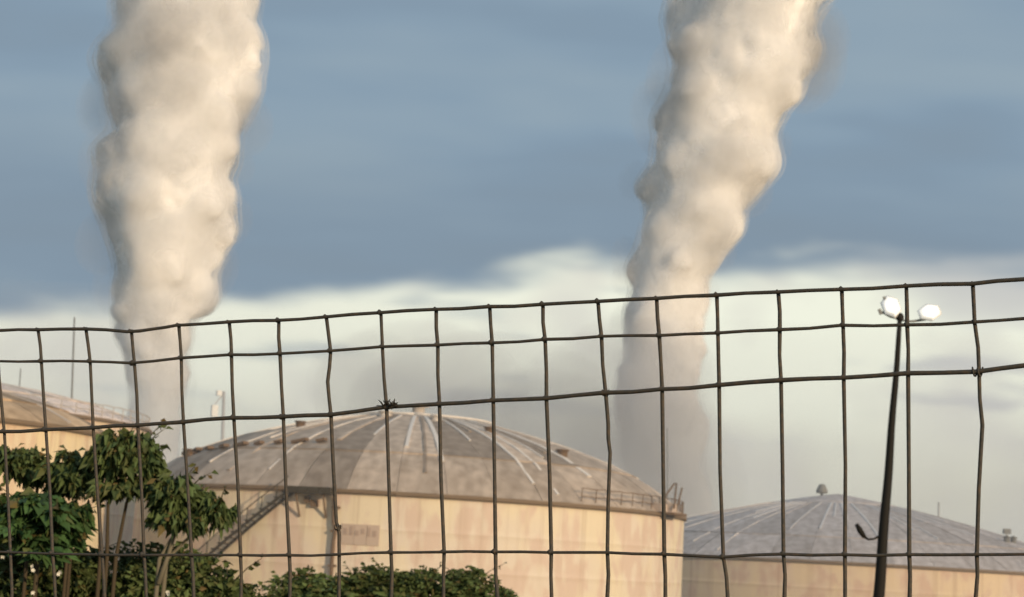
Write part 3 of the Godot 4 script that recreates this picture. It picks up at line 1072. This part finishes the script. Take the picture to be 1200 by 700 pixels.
func plants():
	rng.seed = 77
	var olive := Color(0.08, 0.112, 0.04)
	var deep := Color(0.052, 0.1, 0.033)
	var dark := Color(0.068, 0.092, 0.032)
	var um := []
	var ud := []
	var bm := []
	var bo := []
	for i in 3:
		um.append(umbel_mesh(olive, 330))
		ud.append(umbel_mesh(deep, 360))
		bm.append(bush_mesh(dark, 1000))
		bo.append(bush_mesh(olive * 1.1, 1000))
	var t := thing("leafy_shrub", "tall shrub with drooping leaf heads on bare twin stems, right of the tan tank", "shrub", Vector3(-2.03, 0, -9), "shrubs behind the left of the fence")
	stems(t, [[[-2.06, 0, -9], [-2.08, 1.51, -9], [-2.11, 1.8, -9], [-2.07, 1.94, -9]], [[-2.03, 0, -9.02], [-2.05, 1.52, -9.02], [-2.07, 1.8, -9.02], [-2.02, 1.99, -9]], [[-2.0, 0, -9.05], [-2.01, 1.52, -9.05], [-1.98, 1.81, -9.05], [-1.93, 1.95, -9]]], M.stem)
	clusters(t, um, [[-2.05, 2.04, -9, 0.13, 0.17], [-1.96, 2.06, -9.03, 0.13, 0.16], [-2.0, 1.93, -8.95, 0.14, 0.12], [-1.9, 1.95, -9, 0.07, 0.12], [-1.9, 2.07, -9.05, 0.09, 0.11], [-2.09, 1.9, -9, 0.07, 0.1]], 0.97)
	t = thing("leafy_shrub", "shrub with one small pointed leaf head in front of the tan tank wall", "shrub", Vector3(-2.27, 0, -9.1), "shrubs behind the left of the fence")
	stems(t, [[[-2.27, 0, -9.1], [-2.28, 1.57, -9.1], [-2.33, 1.83, -9.1], [-2.31, 1.95, -9.1]], [[-2.25, 0, -9.13], [-2.27, 1.57, -9.13], [-2.27, 1.75, -9.13], [-2.25, 1.9, -9.1]]], M.stem, 0.009)
	clusters(t, um, [[-2.33, 1.97, -9.1, 0.13, 0.13], [-2.26, 1.93, -9.08, 0.09, 0.13], [-2.36, 1.9, -9.12, 0.09, 0.08]], 0.97)
	t = thing("leafy_shrub", "shrub with brown stems and yellowing leaves at the left edge", "shrub", Vector3(-2.5, 0, -9.2), "shrubs behind the left of the fence")
	stems(t, [[[-2.43, 0, -9.2], [-2.46, 1.56, -9.2], [-2.51, 1.92, -9.2], [-2.6, 2.0, -9.2]], [[-2.5, 0, -9.2], [-2.52, 1.6, -9.2], [-2.56, 1.9, -9.2], [-2.64, 1.98, -9.2]]], M.stem, 0.01)
	clusters(t, um, [[-2.66, 1.98, -9.2, 0.13, 0.12], [-2.56, 2.0, -9.2, 0.1, 0.1], [-2.52, 1.92, -9.25, 0.09, 0.1]], 0.97)
	t = thing("leafy_shrub", "broad round deep green shrub low at the left edge", "shrub", Vector3(-2.42, 0, -8.9), "shrubs behind the left of the fence")
	stems(t, [[[-2.38, 0, -8.9], [-2.38, 1.48, -8.9], [-2.39, 1.65, -8.9], [-2.4, 1.7, -8.9]]], M.stem)
	clusters(t, ud, [[-2.4, 1.71, -8.9, 0.22, 0.15], [-2.54, 1.69, -8.9, 0.16, 0.14], [-2.27, 1.68, -8.95, 0.12, 0.15], [-2.4, 1.6, -8.85, 0.25, 0.13]], 0.97)
	t = thing("leafy_shrub", "shrub with drooping leaf heads on pale forked stems by the stair", "shrub", Vector3(-1.75, 0, -9), "shrubs behind the left of the fence")
	stems(t, [[[-1.78, 0, -9], [-1.77, 1.53, -9], [-1.71, 1.65, -9], [-1.68, 1.8, -9]], [[-1.75, 0, -9.03], [-1.74, 1.53, -9.03], [-1.61, 1.67, -9.03], [-1.51, 1.77, -9.03]], [[-1.76, 1.4, -8.98], [-1.72, 1.56, -8.98], [-1.7, 1.66, -8.98], [-1.72, 1.8, -9]]], M.pale_stem, 0.012)
	clusters(t, um, [[-1.72, 1.86, -9, 0.15, 0.15], [-1.66, 1.8, -8.97, 0.13, 0.15], [-1.76, 1.78, -9.03, 0.1, 0.12], [-1.5, 1.77, -9.03, 0.09, 0.13], [-1.55, 1.82, -9.06, 0.08, 0.1]], 0.97)
	# the dense low mass below them, bush by bush
	var low := [
		["dark bush in the bottom left corner with white flowers", [[-2.57, 1.36, -9.5, 0.27, 0.22], [-2.73, 1.46, -9.55, 0.17, 0.17], [-2.4, 1.44, -9.5, 0.22, 0.16], [-2.6, 1.1, -9.5, 0.35, 0.25]], bm],
		["blackish bush under the bare twin stems", [[-2.19, 1.34, -9.6, 0.23, 0.24], [-2.1, 1.2, -9.6, 0.3, 0.25], [-1.98, 1.5, -9.65, 0.14, 0.11]], bm],
		["olive bush under the pale forked stems", [[-1.86, 1.36, -9.55, 0.22, 0.18], [-1.74, 1.44, -9.6, 0.19, 0.18], [-1.9, 1.1, -9.6, 0.36, 0.24]], bo],
		["low dark bush right of the pale forked stems", [[-1.55, 1.36, -9.6, 0.2, 0.19], [-1.4, 1.29, -9.65, 0.16, 0.12], [-1.55, 1.1, -9.6, 0.34, 0.22]], bm],
	]
	for b in low:
		var c: Array = b[1][0]
		t = thing("dense_bush", b[0], "bush", Vector3(c[0], 0, c[2]), "dense bushes at the foot of the shrubs")
		stems(t, [[[c[0], 0, c[2]], [c[0] + 0.03, 0.5, c[2]], [c[0], c[1], c[2]]], [[c[0] + 0.1, 0, c[2]], [c[0] + 0.14, 0.5, c[2]], [c[0] + 0.1, c[1], c[2]]]], M.stem, 0.014)
		clusters(t, b[2], b[1])
		clusters(t, b[2], [[c[0], 0.75, c[2], 0.36, 0.35]])
		if b[0].contains("flowers"):
			for f in [[-2.21, 1.44], [-2.22, 1.43], [-2.34, 1.33], [-2.47, 1.59], [-2.51, 1.5], [-2.355, 1.46], [-2.35, 1.44], [-1.66, 1.37], [-1.655, 1.36]]:
				var st := begin()
				for k in 5:
					var a := TAU * k / 5.0
					leaf(st, Vector3.ZERO, Vector3(cos(a), sin(a), 0.4).normalized(), Vector3(-sin(a), cos(a), 0), 0.013, 0.006, Color.WHITE)
				st.generate_normals()
				part("flower", st.commit(), M.flower, t, Transform3D(Basis(Vector3(rng.randfn(), rng.randfn(), 0.5).normalized(), 0.7), Vector3(f[0], f[1], -8.72) - t.position))
	# rounded bushes along the bottom in front of the middle tank
	var hedge := [
		["round olive bush in front of the middle tank, below the stair", [[-1.82, 1.16, -15.0, 0.23, 0.21], [-1.6, 1.29, -15.0, 0.34, 0.18], [-1.33, 1.2, -15.0, 0.4, 0.23]], bo],
		["tallest dark green bush in front of the middle tank, below the faded plate", [[-1.2, 1.33, -15.1, 0.3, 0.19], [-0.92, 1.41, -15.1, 0.21, 0.14], [-0.84, 1.25, -15.0, 0.42, 0.23]], bm],
		["rightmost olive bush in front of the middle tank", [[-0.6, 1.4, -15.0, 0.2, 0.15], [-0.25, 1.42, -15.0, 0.26, 0.15], [-0.02, 1.27, -15.0, 0.2, 0.18], [-0.32, 1.22, -15.0, 0.34, 0.2]], bo],
	]
	for b in hedge:
		var c: Array = b[1][2]
		t = thing("dense_bush", b[0], "bush", Vector3(c[0], 0, c[2]), "rounded bushes before the middle tank")
		stems(t, [[[c[0], 0, c[2]], [c[0] + 0.03, 0.5, c[2]], [c[0], c[1], c[2]]], [[c[0] + 0.15, 0, c[2]], [c[0] + 0.2, 0.5, c[2]], [c[0] + 0.2, c[1], c[2]]]], M.stem, 0.018)
		clusters(t, b[2], b[1])
		clusters(t, b[2], [[c[0], 0.95, c[2], 0.55, 0.3], [c[0] - 0.1, 0.55, c[2], 0.55, 0.4]])
